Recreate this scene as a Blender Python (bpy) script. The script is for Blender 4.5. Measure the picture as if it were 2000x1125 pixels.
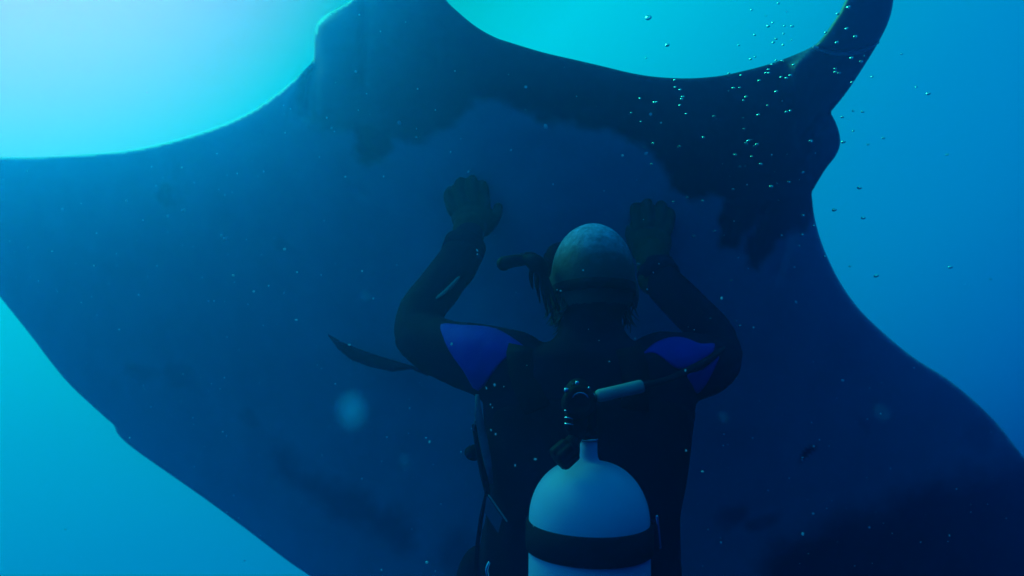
import bpy, bmesh, math, random
import numpy as np
from mathutils import Vector, Matrix, noise
from mathutils.bvhtree import BVHTree

random.seed(7); rng = np.random.default_rng(11)
SC = bpy.context.scene
COL = SC.collection
for o in list(bpy.data.objects): bpy.data.objects.remove(o)

# ------------------------------------------------------------------ camera
F = 1190.0                      # focal length in photograph pixels (2000 wide)
PITCH = math.radians(10)
cam_d = bpy.data.cameras.new('camera'); cam = bpy.data.objects.new('camera', cam_d); COL.objects.link(cam)
cam_d.sensor_width = 36; cam_d.lens = 36*F/2000
cam.location = (0, 0, 0); cam.rotation_euler = (math.radians(90)+PITCH, 0, 0)
cam_d.clip_start = 0.02; cam_d.clip_end = 200
cam_d.dof.use_dof = True; cam_d.dof.focus_distance = 1.05; cam_d.dof.aperture_fstop = 3.6
SC.camera = cam
RIGHT = np.array((1., 0, 0)); FWD = np.array((0, math.cos(PITCH), math.sin(PITCH))); UP = np.array((0, -math.sin(PITCH), math.cos(PITCH)))
def P(px, py, D):               # a place in the water: bearing as seen from the camera, D metres ahead
    return Vector(D*((px-1000)/F*RIGHT + FWD - (py-562.5)/F*UP))
def PA(px, py, D):
    px = np.asarray(px, float); py = np.asarray(py, float); D = np.asarray(D, float)
    return D[:, None]*(((px-1000)/F)[:, None]*RIGHT + FWD - ((py-562.5)/F)[:, None]*UP)

# ------------------------------------------------------------------ light: daylight coming down through the water
SUN_EL, SUN_AZ = math.radians(56), math.radians(-50)
V = Vector((math.cos(SUN_EL)*math.sin(SUN_AZ), math.cos(SUN_EL)*math.cos(SUN_AZ), math.sin(SUN_EL)))
w = bpy.data.worlds.new('World'); SC.world = w; w.use_nodes = True
nt = w.node_tree; nt.nodes.clear()
tc = nt.nodes.new('ShaderNodeTexCoord'); dot = nt.nodes.new('ShaderNodeVectorMath'); dot.operation = 'DOT_PRODUCT'
dot.inputs[1].default_value = V
nt.links.new(tc.outputs['Generated'], dot.inputs[0])
mr = nt.nodes.new('ShaderNodeMapRange'); mr.inputs['From Min'].default_value = -1; mr.inputs['From Max'].default_value = 1
nt.links.new(dot.outputs['Value'], mr.inputs['Value'])
cr = nt.nodes.new('ShaderNodeValToRGB'); nt.links.new(mr.outputs[0], cr.inputs[0])
WATER = [(-1.0, (0, 0.0002, 0.008)), (-0.6, (0, 0.0004, 0.016)), (-0.3, (0, 0.001, 0.04)), (-0.15, (0, 0.007, 0.14)),
         (-0.03, (0, 0.066, 0.37)), (0.05, (0, 0.115, 0.49)), (0.22, (0, 0.205, 0.59)), (0.36, (0, 0.26, 0.625)),
         (0.50, (0, 0.345, 0.65)), (0.60, (0, 0.45, 0.71)), (0.72, (0, 0.60, 0.80)), (0.77, (0, 0.54, 0.62)),
         (0.83, (0, 0.37, 0.30)), (0.88, (0, 0.24, 0.14)), (1.0, (0, 0.22, 0.14))]
while len(cr.color_ramp.elements) < len(WATER): cr.color_ramp.elements.new(0.5)
for e, (t, c) in zip(cr.color_ramp.elements, WATER): e.position = (t+1)/2
for e, (t, c) in zip(cr.color_ramp.elements, WATER): e.position = (t+1)/2; e.color = (*c, 1)
# pale glow round the place where the sun stands behind the surface
GLOW = Vector((math.cos(math.radians(44))*math.sin(math.radians(-44)), math.cos(math.radians(44))*math.cos(math.radians(-44)), math.sin(math.radians(44))))
PALE = Vector((math.cos(math.radians(40))*math.sin(math.radians(-54)), math.cos(math.radians(40))*math.cos(math.radians(-54)), math.sin(math.radians(40))))
dg_ = nt.nodes.new('ShaderNodeVectorMath'); dg_.operation = 'DOT_PRODUCT'; dg_.inputs[1].default_value = PALE
nt.links.new(tc.outputs['Generated'], dg_.inputs[0])
mg = nt.nodes.new('ShaderNodeMapRange'); mg.interpolation_type = 'SMOOTHSTEP'
mg.inputs['From Min'].default_value = math.cos(math.radians(31)); mg.inputs['From Max'].default_value = 1.0; mg.inputs['To Max'].default_value = 0.55
nt.links.new(dg_.outputs['Value'], mg.inputs['Value'])
cg = nt.nodes.new('ShaderNodeCombineColor'); nt.links.new(mg.outputs[0], cg.inputs[0])
ad = nt.nodes.new('ShaderNodeMix'); ad.data_type = 'RGBA'; ad.blend_type = 'ADD'; ad.inputs['Factor'].default_value = 1.0
nt.links.new(cr.outputs[0], ad.inputs['A']); nt.links.new(cg.outputs[0], ad.inputs['B'])
bg = nt.nodes.new('ShaderNodeBackground'); bg.inputs[1].default_value = 1.0
nt.links.new(ad.outputs['Result'], bg.inputs[0])
wo = nt.nodes.new('ShaderNodeOutputWorld'); nt.links.new(bg.outputs[0], wo.inputs[0])

sd = bpy.data.lights.new('sun', 'SUN'); sd.energy = 4.3; sd.angle = math.radians(35); sd.color = (0.0, 0.96, 0.66)
sun = bpy.data.objects.new('sun', sd); COL.objects.link(sun)
sun.rotation_euler = (-GLOW).to_track_quat('-Z', 'Y').to_euler()

SC.view_settings.view_transform = 'Standard'; SC.view_settings.look = 'None'
SC.view_settings.exposure = 0; SC.view_settings.gamma = 1; SC.view_settings.use_curve_mapping = False
SC.render.engine = 'CYCLES'
cy = SC.cycles
cy.max_bounces = 6; cy.diffuse_bounces = 3; cy.glossy_bounces = 3; cy.transmission_bounces = 6; cy.transparent_max_bounces = 8
cy.volume_bounces = 1; cy.use_denoising = True; cy.caustics_reflective = False; cy.caustics_refractive = False

# ------------------------------------------------------------------ helpers
def mat(name, col, rough=0.6, metal=0.0, spec=0.3, bump=None, vary=None, coat=0.0):
    m = bpy.data.materials.new(name); m.use_nodes = True
    n = m.node_tree.nodes; l = m.node_tree.links; b = n['Principled BSDF']
    b.inputs['Base Color'].default_value = (*col, 1); b.inputs['Roughness'].default_value = rough
    b.inputs['Metallic'].default_value = metal; b.inputs['Specular IOR Level'].default_value = spec
    b.inputs['Coat Weight'].default_value = coat
    t = n.new('ShaderNodeTexCoord')
    if vary:
        sc, amt = vary
        nz = n.new('ShaderNodeTexNoise'); nz.inputs['Scale'].default_value = sc; nz.inputs['Detail'].default_value = 5
        l.new(t.outputs['Object'], nz.inputs['Vector'])
        r = n.new('ShaderNodeValToRGB')
        r.color_ramp.elements[0].position = 0.3; r.color_ramp.elements[1].position = 0.7
        r.color_ramp.elements[0].color = (*[c*(1-amt) for c in col], 1); r.color_ramp.elements[1].color = (*[min(1, c*(1+amt)) for c in col], 1)
        l.new(nz.outputs['Fac'], r.inputs[0]); l.new(r.outputs[0], b.inputs['Base Color'])
    if bump:
        sc, st = bump
        nz = n.new('ShaderNodeTexNoise'); nz.inputs['Scale'].default_value = sc; nz.inputs['Detail'].default_value = 4
        l.new(t.outputs['Object'], nz.inputs['Vector'])
        bp = n.new('ShaderNodeBump'); bp.inputs['Strength'].default_value = st; bp.inputs['Distance'].default_value = 0.002
        l.new(nz.outputs['Fac'], bp.inputs['Height']); l.new(bp.outputs[0], b.inputs['Normal'])
    return m

M = {
 'neoprene': mat('neoprene_black', (0.010, 0.006, 0.030), 0.85, spec=0.05, bump=(220, 0.25), vary=(9, 0.25)),
 'blue': mat('neoprene_blue', (0.015, 0.014, 0.34), 0.75, spec=0.15, bump=(220, 0.25), vary=(14, 0.15)),
 'skin': mat('skin', (0.27, 0.42, 0.74), 0.6, spec=0.15, bump=(140, 0.7), vary=(95, 0.4)),
 'glove': mat('glove_olive', (0.05, 0.05, 0.035), 0.85, spec=0.1, bump=(180, 0.3), vary=(20, 0.2)),
 'hair': mat('hair_grey', (0.045, 0.05, 0.06), 0.6, vary=(40, 0.3)),
 'rubber': mat('black_rubber', (0.008, 0.005, 0.018), 0.6, spec=0.06),
 'webbing': mat('webbing_black', (0.010, 0.008, 0.020), 0.85, spec=0.06, bump=(400, 0.4)),
 'webgrey': mat('webbing_grey', (0.09, 0.09, 0.18), 0.7, spec=0.1, vary=(60, 0.2)),
 'paint': mat('tank_paint', (0.26, 0.38, 0.68), 0.55, spec=0.15, vary=(7, 0.10), bump=(60, 0.08)),
 'chrome': mat('chrome', (0.55, 0.60, 0.85), 0.22, metal=1.0),
 'hosegrey': mat('hose_sleeve_grey', (0.20, 0.24, 0.32), 0.6, vary=(50, 0.15)),
 'vest': mat('vest_nylon', (0.007, 0.005, 0.020), 0.8, spec=0.06, bump=(300, 0.4), vary=(10, 0.3)),
 'lens': mat('mask_glass', (0.05, 0.06, 0.07), 0.1, spec=0.5),
 'eye': mat('eye_dark', (0.01, 0.01, 0.012), 0.15, spec=0.5),
 'fish': mat('remora_skin', (0.02, 0.02, 0.035), 0.6, spec=0.1, vary=(30, 0.3)),
 'print': mat('sleeve_print', (0.30, 0.31, 0.32), 0.7),
}

def link(name, me, m, parent=None, smooth=True):
    o = bpy.data.objects.new(name, me); COL.objects.link(o)
    if m is not None and not me.materials: me.materials.append(m)
    if smooth: me.polygons.foreach_set('use_smooth', [True]*len(me.polygons))
    if parent is not None:
        o.parent = parent; o.matrix_parent_inverse = parent.matrix_world.inverted()
    return o
def thing(name, loc, label, cat, group=None):
    o = bpy.data.objects.new(name, None); COL.objects.link(o); o.location = loc; o.empty_display_size = 0.1
    o.matrix_world = Matrix.Translation(loc)
    o['label'] = label; o['category'] = cat
    if group: o['group'] = group
    return o
def tag(o, label, cat, group=None, kind=None):
    o['label'] = label; o['category'] = cat
    if group: o['group'] = group
    if kind: o['kind'] = kind
    return o

class G:                         # collects lofted shapes into one mesh
    def __init__(s): s.v = []; s.f = []
    def loft(s, rings, closed=True, cap=True):
        n = len(rings[0]); b = len(s.v)
        for r in rings: s.v += [tuple(p) for p in r]
        for i in range(len(rings)-1):
            for j in range(n if closed else n-1):
                k = (j+1) % n
                s.f.append((b+i*n+j, b+i*n+k, b+(i+1)*n+k, b+(i+1)*n+j))
        if cap and closed:
            s.f.append(tuple(b+j for j in reversed(range(n)))); e = b+(len(rings)-1)*n
            s.f.append(tuple(e+j for j in range(n)))
        return s
    def tube(s, pts, radii, seg=14, sub=6, flat=1.0, up=None, round_ends=True):
        pts = [Vector(p) for p in pts]
        if not hasattr(radii, '__len__'): radii = [radii]*len(pts)
        pp, rr = catmull(pts, radii, sub) if len(pts) > 2 and sub > 1 else (pts, list(radii))
        if round_ends:
            t0 = (pp[1]-pp[0]).normalized(); t1 = (pp[-1]-pp[-2]).normalized()
            st = [(pp[0]-t0*rr[0]*math.cos(a), max(rr[0]*math.sin(a), 1e-4)) for a in (0.02, 0.4, 0.8, 1.2)]
            en = [(pp[-1]+t1*rr[-1]*math.cos(a), max(rr[-1]*math.sin(a), 1e-4)) for a in (1.2, 0.8, 0.4, 0.02)]
            pp = [q for q, _ in st]+pp+[q for q, _ in en]; rr = [q for _, q in st]+rr+[q for _, q in en]
        rings = []; x = None
        for i, p in enumerate(pp):
            a = pp[max(i-1, 0)]; c = pp[min(i+1, len(pp)-1)]; t = (c-a).normalized()
            if x is None:
                ref = Vector(up) if up is not None else (Vector((0, 0, 1)) if abs(t.z) < 0.9 else Vector((1, 0, 0)))
                x = (ref-t*ref.dot(t)).normalized()
            x = (x-t*x.dot(t)).normalized(); y = t.cross(x)
            rings.append([p+x*(rr[i]*math.cos(2*math.pi*k/seg))+y*(rr[i]*flat*math.sin(2*math.pi*k/seg)) for k in range(seg)])
        return s.loft(rings)
    def ellipse_loft(s, secs, seg=28, sq=2.0):     # (centre, rx, ry) stacked sections, horizontal
        rings = []
        for c, rx, ry in secs:
            rings.append([Vector(c)+Vector((rx*sgnp(math.cos(a), 2/sq), ry*sgnp(math.sin(a), 2/sq), 0)) for a in [2*math.pi*k/seg for k in range(seg)]])
        return s.loft(rings)
    def ball(s, c, r, seg=16, rings=10, rot=None):
        c = Vector(c); r = Vector(r) if hasattr(r, '__len__') else Vector((r, r, r)); R = rot or Matrix.Identity(3)
        rg = []
        for i in range(rings+1):
            th = math.pi*(0.004+0.992*i/rings)
            rg.append([c+R@Vector((r.x*math.sin(th)*math.cos(2*math.pi*k/seg), r.y*math.sin(th)*math.sin(2*math.pi*k/seg), -r.z*math.cos(th))) for k in range(seg)])
        return s.loft(rg)
    def lathe(s, base, prof, seg=48, axis=(0, 0, 1)):  # prof: (radius, height)
        axis = Vector(axis).normalized(); q = Vector((0, 0, 1)).rotation_difference(axis); base = Vector(base)
        rg = [[base+q@Vector((max(r, 1e-4)*math.cos(2*math.pi*k/seg), max(r, 1e-4)*math.sin(2*math.pi*k/seg), h)) for k in range(seg)] for r, h in prof]
        return s.loft(rg)
    def ribbon(s, pts, widths, side, thick):           # flat strap: side = direction(s) across it
        pts = [Vector(p) for p in pts]; n = len(pts); rings = []
        for i, p in enumerate(pts):
            t = (pts[min(i+1, n-1)]-pts[max(i-1, 0)]).normalized()
            sd_ = Vector(side[i] if isinstance(side, list) else side); sd_ = (sd_-t*sd_.dot(t)).normalized(); nn = t.cross(sd_)
            wd = widths[i] if hasattr(widths, '__len__') else widths
            rings.append([p+sd_*wd/2+nn*thick/2, p-sd_*wd/2+nn*thick/2, p-sd_*wd/2-nn*thick/2, p+sd_*wd/2-nn*thick/2])
        return s.loft(rings)
    def mesh(s, name):
        me = bpy.data.meshes.new(name); me.from_pydata([tuple(p) for p in s.v], [], s.f); me.update()
        bm = bmesh.new(); bm.from_mesh(me); bmesh.ops.recalc_face_normals(bm, faces=bm.faces); bm.to_mesh(me); bm.free()
        return me
    def build(s, name, m, parent=None, smooth=True): return link(name, s.mesh(name), m, parent, smooth)

def sgnp(x, e): return math.copysign(abs(x)**e, x)
def catmull(pts, rad, sub):
    n = len(pts); op = []; orr = []
    for i in range(n-1):
        p0, p1, p2, p3 = pts[max(i-1, 0)], pts[i], pts[i+1], pts[min(i+2, n-1)]
        r0, r1, r2, r3 = rad[max(i-1, 0)], rad[i], rad[i+1], rad[min(i+2, n-1)]
        for k in range(sub):
            t = k/sub
            f = lambda a, b, c, d: 0.5*(2*b+(c-a)*t+(2*a-5*b+4*c-d)*t*t+(3*b-a-3*c+d)*t**3)
            op.append(f(p0, p1, p2, p3)); orr.append(f(r0, r1, r2, r3))
    op.append(pts[-1]); orr.append(rad[-1]); return op, orr

def remesh(g, name, voxel, smooth_it=4):
    me = g.mesh(name); o = bpy.data.objects.new(name, me); COL.objects.link(o)
    md = o.modifiers.new('r', 'REMESH'); md.mode = 'VOXEL'; md.voxel_size = voxel
    ms = o.modifiers.new('s', 'SMOOTH'); ms.factor = 0.5; ms.iterations = smooth_it
    dg = bpy.context.evaluated_depsgraph_get(); dg.update()
    out = bpy.data.meshes.new_from_object(o.evaluated_get(dg)); out.name = name
    bpy.data.objects.remove(o); bpy.data.meshes.remove(me)
    return out

def smoothstep(a, b, x): t = np.clip((x-a)/(b-a), 0, 1); return t*t*(3-2*t)
def poly_sd(px, py, poly):       # signed distance to a polygon, + inside
    poly = np.asarray(poly, float); a = poly; b = np.roll(poly, -1, 0)
    best = np.full(len(px), 1e18); near = np.zeros((len(px), 2)); ins = np.zeros(len(px), bool)
    for (x0, y0), (x1, y1) in zip(a, b):
        dx, dy = x1-x0, y1-y0; L = dx*dx+dy*dy
        if L < 1e-12: continue
        t = np.clip(((px-x0)*dx+(py-y0)*dy)/L, 0, 1); qx = x0+t*dx; qy = y0+t*dy
        d = (px-qx)**2+(py-qy)**2; m = d < best; best[m] = d[m]; near[m, 0] = qx[m]; near[m, 1] = qy[m]
        if y0 != y1:
            c = ((y0 > py) != (y1 > py)) & (px < (x1-x0)*(py-y0)/(y1-y0)+x0); ins ^= c
    return np.where(ins, 1, -1)*np.sqrt(best), near
def line_sd(px, py, pts):        # distance to a polyline and the place along it (0..1)
    best = np.full(len(px), 1e18); al = np.zeros(len(px)); n = len(pts)-1
    for i in range(n):
        (x0, y0), (x1, y1) = pts[i], pts[i+1]; dx, dy = x1-x0, y1-y0
        t = np.clip(((px-x0)*dx+(py-y0)*dy)/(dx*dx+dy*dy), 0, 1)
        d = (px-x0-t*dx)**2+(py-y0-t*dy)**2; m = d < best; best[m] = d[m]; al[m] = (i+t[m])/n
    return np.sqrt(best), al
def smooth_poly(pts, sub=5):
    n = len(pts); out = []
    for i in range(n):
        p = [np.array(pts[(i+k-1) % n], float) for k in range(4)]
        for k in range(sub):
            t = k/sub; out.append(0.5*(2*p[1]+(p[2]-p[0])*t+(2*p[0]-5*p[1]+4*p[2]-p[3])*t*t+(3*p[1]-p[0]-3*p[2]+p[3])*t**3))
    return np.array(out)
def vnoise(x, y, scale, seed=0):
    return np.array([noise.noise(Vector((a/scale, b/scale, seed))) for a, b in zip(x, y)])

# ------------------------------------------------------------------ manta ray
OUT = [(-330, 352), (-200, 318), (-90, 308), (0, 307), (60, 307), (130, 304), (250, 294), (350, 272), (440, 242), (500, 212), (560, 168), (600, 131), (609, 121), (612, 116),
       (613, 92), (614, 64), (622, 42), (642, 26), (680, 5), (712, -25), (735, -80), (742, -160), (752, -235), (790, -262), (822, -200), (838, -120), (850, -50), (868, -4), (900, 28), (930, 52), (965, 72),
       (1000, 84), (1060, 102), (1120, 116), (1180, 130), (1230, 142), (1280, 150), (1340, 153), (1400, 149), (1450, 139), (1500, 126), (1550, 108),
       (1588, 90), (1604, 76), (1620, 54), (1640, 24), (1652, 0), (1668, -60), (1690, -130), (1722, -165), (1748, -130), (1750, -70), (1745, 0), (1736, 40), (1717, 80), (1690, 125), (1655, 178), (1628, 212),
       (1622, 220), (1626, 227), (1633, 241), (1640, 264), (1640, 285), (1631, 306), (1614, 328), (1600, 350), (1589, 369), (1585, 376),
       (1586, 386), (1590, 420), (1600, 460), (1615, 500), (1640, 550), (1675, 600), (1720, 645), (1780, 695), (1850, 740), (1905, 785), (1950, 830), (1985, 875), (2003, 900),
       (2050, 985), (2095, 1090), (2130, 1230), (2140, 1400), (2095, 1330), (1990, 1340), (1850, 1390), (1650, 1450), (1480, 1510), (1350, 1560), (1290, 1570), (1240, 1600), (1225, 1800), (1215, 1800), (1205, 1600),
       (1160, 1560), (1080, 1500), (1000, 1420), (850, 1300), (700, 1192), (605, 1125), (560, 1094), (480, 1033), (400, 974), (320, 918), (262, 877), (231, 849), (222, 830), (204, 814), (140, 755), (100, 708), (60, 655), (0, 580), (-90, 470), (-200, 400)]
def belly_depth(px, py):
    xm = (px-1130)/1000; ym = (py-500)/1000
    D = 1.66+0.80*np.clip(-xm, 0, None)**1.9+0.28*np.clip(xm, 0, None)**2+0.42*ym+0.30*ym*np.clip(xm, 0, 1)+0.10*np.clip(ym, 0, None)**2
    D = D-0.05*np.exp(-((px-1120)/420)**2-((py-620)/480)**2)
    D = D+0.10*smoothstep(180, -150, py)*0
    return D
CREASE = [  # polyline, half width px, depth m (+ groove, - ridge)
    ([(718, -60), (714, 40), (709, 150), (712, 185)], 10, 0.016), ([(612, 116), (604, 150), (598, 195), (597, 240)], 14, 0.04), ([(660, 20), (650, 100), (648, 200)], 45, -0.020),
    ([(1582, 100), (1560, 135), (1545, 205)], 17, -0.05), ([(1600, 110), (1572, 150), (1560, 230), (1540, 300)], 14, 0.012),
    ([(1622, 220), (1590, 260), (1575, 320), (1580, 376)], 16, 0.02),
    ([(700, 258), (715, 290), (745, 318)], 8, 0.014), ([(672, 330), (690, 365), (722, 392)], 8, 0.008),
    ([(1442, 388), (1424, 430), (1416, 468)], 9, 0.018), ([(1500, 400), (1478, 450), (1460, 508)], 9, 0.016), ([(1545, 440), (1530, 500), (1512, 560)], 9, 0.008),
    ([(980, 200), (1150, 215), (1300, 280)], 30, 0.010)]
def build_manta():
    step = 6.0
    gx = np.arange(-344, 2170, step); gy = np.arange(-280, 1816, step); nx, ny = len(gx), len(gy)
    X, Y = np.meshgrid(gx, gy); px = X.ravel().copy(); py = Y.ravel().copy()
    outline = smooth_poly(OUT, 5)
    sd_, near = poly_sd(px, py, outline)
    ins = (sd_ > 0)
    I = ins.reshape(ny, nx); cell = I[:-1, :-1] | I[1:, :-1] | I[:-1, 1:] | I[1:, 1:]
    snap = (~ins) | (sd_ < step*0.3)
    px[snap] = near[snap, 0]; py[snap] = near[snap, 1]; d = np.where(snap, 0, sd_)
    Db = belly_depth(px, py); dm = d*Db/F
    R = 0.02+0.04*smoothstep(300, 900, px)*smoothstep(1700, 1300, px)
    u = np.clip(dm/R, 0, 1); r_in = 0.014
    Df = Db+r_in*(1-np.sqrt(np.clip(1-(1-u)**2, 0, 1)))
    for pts, wd, amp in CREASE:
        q, al = line_sd(px, py, pts); fade = np.clip(np.minimum(al*5+0.25, (1-al)*4), 0, 1)
        Df += amp*np.exp(-(q/wd)**2)*fade*smoothstep(0, 0.02, dm)
    ny_ = vnoise(px, py, 130, 3)*0.004+vnoise(px, py, 45, 9)*0.0012
    Df += ny_*smoothstep(0, 0.03, dm)
    bodyw = np.exp(-((px-1130)/520)**2-((py-700)/620)**2)
    Dk = Db+r_in+(0.10*(1-np.exp(-dm/0.10))+0.42*bodyw*(1-np.exp(-dm/0.35)))*np.sqrt(np.clip(1-(1-np.clip(dm/0.06, 0, 1))**2, 0, 1))
    front = PA(px, py, Df); back = PA(px, py, Dk)
    # skin markings of the belly, plus a painted ridge highlight
    jx = px+vnoise(px, py, 60, 20)*16+vnoise(px, py, 22, 21)*8; jy = py+vnoise(px, py, 60, 22)*16+vnoise(px, py, 22, 23)*8
    def blot(poly, soft, amt): s, _ = poly_sd(jx, jy, poly); return amt*smoothstep(-soft, soft, s)
    def ell(cx, cy, a, b, rot, amt, soft=0.5):
        c, s = math.cos(rot), math.sin(rot); ex = ((jx-cx)*c+(jy-cy)*s)/a; ey = (-(jx-cx)*s+(jy-cy)*c)/b
        return amt*smoothstep(1+soft, 1-soft, np.sqrt(ex*ex+ey*ey))
    pg = blot([(580, -400), (585, 130), (590, 225), (640, 262), (696, 262), (700, 306), (738, 318), (760, 275), (830, 268), (880, 248), (930, 206), (975, 196), (1020, 206), (1090, 248), (1180, 256), (1265, 285), (1290, 330), (1308, 368), (1350, 385), (1372, 376), (1420, 384), (1440, 390), (1424, 430), (1412, 474), (1438, 484), (1462, 444), (1480, 428), (1472, 480), (1452, 512), (1470, 518), (1500, 486), (1516, 458), (1562, 450), (1590, 420), (1700, 380), (1800, -400)], 14, 0.97)
    tx = smoothstep(560, 1250, px)
    gl_ = np.maximum(blot([(1300, 300), (1305, 365), (1345, 388), (1375, 378), (1430, 392), (1416, 435), (1408, 476), (1436, 488), (1468, 440), (1500, 380), (1420, 300)], 9, 1.0), blot([(1490, 380), (1474, 440), (1448, 512), (1472, 524), (1508, 484), (1526, 458), (1566, 452), (1582, 380)], 9, 1.0))
    gl_ = np.maximum(gl_, blot([(696, 240), (694, 300), (712, 322), (746, 322), (762, 285), (768, 240)], 11, 0.8))
    pg = np.maximum(pg*(0.62+0.38*tx), gl_)
    pg = np.maximum(pg, blot([(2400, 850), (2060, 872), (1965, 905), (1850, 945), (1800, 950), (1720, 985), (1640, 1002), (1580, 1040), (1512, 1065), (1484, 1112), (1500, 1200), (1400, 1300), (1300, 1700), (2400, 1700)], 42, 0.85))
    pg = np.maximum(pg, blot([(528, 868), (560, 872), (582, 912), (622, 915), (650, 942), (722, 960), (742, 1000), (770, 990), (797, 1010), (797, 1078), (770, 1076), (720, 1036), (650, 1012), (590, 960), (548, 920)], 26, 0.5))
    for a in [(1580, 885, 24, 9, -0.6, 0.9, 0.35), (325, 388, 10, 24, -0.2, 0.35), (270, 725, 30, 22, 0.3, 0.3), (350, 735, 34, 20, 0.5, 0.25), (1430, 1010, 34, 22, -0.6, 0.5), (1492, 1020, 30, 18, -0.2, 0.45),
              (560, 480, 26, 14, 0.4, 0.15), (480, 815, 24, 14, 0.4, 0.2), (900, 1090, 40, 50, 0.1, 0.4), (230, 520, 40, 24, 0.2, 0.12), (1690, 830, 16, 8, 0.5, 0.2), (1910, 850, 30, 40, 0, 0.35)]:
        pg = np.maximum(pg, ell(*a))
    q, al = line_sd(jx, jy, [(1588, 92), (1560, 135), (1545, 205)]); pg = pg-0.30*np.exp(-(q/16)**2)*(1-al)*(pg > 0.3)  # pigment thinned along the ridge to paint the sun grazing it
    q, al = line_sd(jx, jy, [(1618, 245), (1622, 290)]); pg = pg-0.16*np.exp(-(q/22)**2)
    pg = np.clip(pg+0.05*vnoise(px, py, 90, 40)+0.04*vnoise(px, py, 18, 41), 0, 1)
    # mesh: front sheet, back sheet, shared rim
    use = np.zeros(nx*ny, bool); cells = np.argwhere(cell)
    idx = lambda r, c: r*nx+c
    for r, c in cells: use[[idx(r, c), idx(r, c+1), idx(r+1, c), idx(r+1, c+1)]] = True
    fi = np.full(nx*ny, -1); fi[use] = np.arange(use.sum())
    bi = fi.copy(); inner = use & ~snap; bi[inner] = use.sum()+np.arange(inner.sum())
    verts = np.vstack([front[use], back[inner]]); fF = []; fB = []
    for r, c in cells:
        q = (idx(r, c), idx(r, c+1), idx(r+1, c+1), idx(r+1, c))
        fF.append([fi[k] for k in q]); qb = [bi[k] for k in reversed(q)]
        if not all(snap[k] for k in q): fB.append(qb)
    me = bpy.data.meshes.new('body'); me.from_pydata(verts.tolist(), [], fF+fB)
    me.materials.append(manta_mat('manta_belly', False)); me.materials.append(manta_mat('manta_back', True))
    me.polygons.foreach_set('material_index', [0]*len(fF)+[1]*len(fB))
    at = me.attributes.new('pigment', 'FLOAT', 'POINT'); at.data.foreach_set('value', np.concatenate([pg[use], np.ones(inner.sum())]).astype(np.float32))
    bm = bmesh.new(); bm.from_mesh(me); bmesh.ops.remove_doubles(bm, verts=bm.verts, dist=0.0004); bmesh.ops.dissolve_degenerate(bm, dist=0.0002, edges=bm.edges); bm.normal_update(); bm.to_mesh(me); bm.free(); me.update()
    return me
def manta_mat(name, backside):
    m = bpy.data.materials.new(name); m.use_nodes = True; n = m.node_tree.nodes; l = m.node_tree.links; b = n['Principled BSDF']
    b.inputs['Roughness'].default_value = 0.6; b.inputs['Specular IOR Level'].default_value = 0.2
    t = n.new('ShaderNodeTexCoord')
    if backside:
        nz = n.new('ShaderNodeTexNoise'); nz.inputs['Scale'].default_value = 1.3; l.new(t.outputs['Object'], nz.inputs['Vector'])
        r = n.new('ShaderNodeValToRGB'); r.color_ramp.elements[0].position = 0.45; r.color_ramp.elements[0].color = (0.02, 0.024, 0.03, 1); r.color_ramp.elements[1].position = 0.8; r.color_ramp.elements[1].color = (0.06, 0.065, 0.07, 1)
        l.new(nz.outputs['Fac'], r.inputs[0]); l.new(r.outputs[0], b.inputs['Base Color'])
    else:
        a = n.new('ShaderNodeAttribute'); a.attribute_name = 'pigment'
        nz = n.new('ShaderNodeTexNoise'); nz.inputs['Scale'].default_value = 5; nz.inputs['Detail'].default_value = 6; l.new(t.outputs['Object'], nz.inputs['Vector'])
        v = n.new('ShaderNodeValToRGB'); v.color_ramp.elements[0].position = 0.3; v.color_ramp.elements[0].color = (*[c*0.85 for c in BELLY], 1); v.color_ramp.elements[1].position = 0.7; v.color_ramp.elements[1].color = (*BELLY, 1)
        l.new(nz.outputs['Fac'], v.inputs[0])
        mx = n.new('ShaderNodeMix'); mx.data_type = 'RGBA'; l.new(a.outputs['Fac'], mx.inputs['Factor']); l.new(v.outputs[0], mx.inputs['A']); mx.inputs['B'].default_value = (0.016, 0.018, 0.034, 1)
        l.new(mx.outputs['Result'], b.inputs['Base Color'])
    nz2 = n.new('ShaderNodeTexNoise'); nz2.inputs['Scale'].default_value = 60; nz2.inputs['Detail'].default_value = 5; l.new(t.outputs['Object'], nz2.inputs['Vector'])
    bp = n.new('ShaderNodeBump'); bp.inputs['Strength'].default_value = 0.25; bp.inputs['Distance'].default_value = 0.003
    l.new(nz2.outputs['Fac'], bp.inputs['Height']); l.new(bp.outputs[0], b.inputs['Normal'])
    return m
BELLY = (0.32, 0.33, 0.54)
manta = thing('manta_ray', P(1130, 700, 1.9), 'huge manta ray, belly towards us, filling the water behind the diver', 'manta ray')
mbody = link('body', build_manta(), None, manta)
mbvh = BVHTree.FromObject(mbody, bpy.context.evaluated_depsgraph_get())
def hit_depth(bvh, px, py, default):
    d = P(px, py, 1.0); L = d.length
    h = bvh.ray_cast(Vector((0, 0, 0)), d.normalized())
    return h[3]/L if h[0] is not None else default
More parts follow.
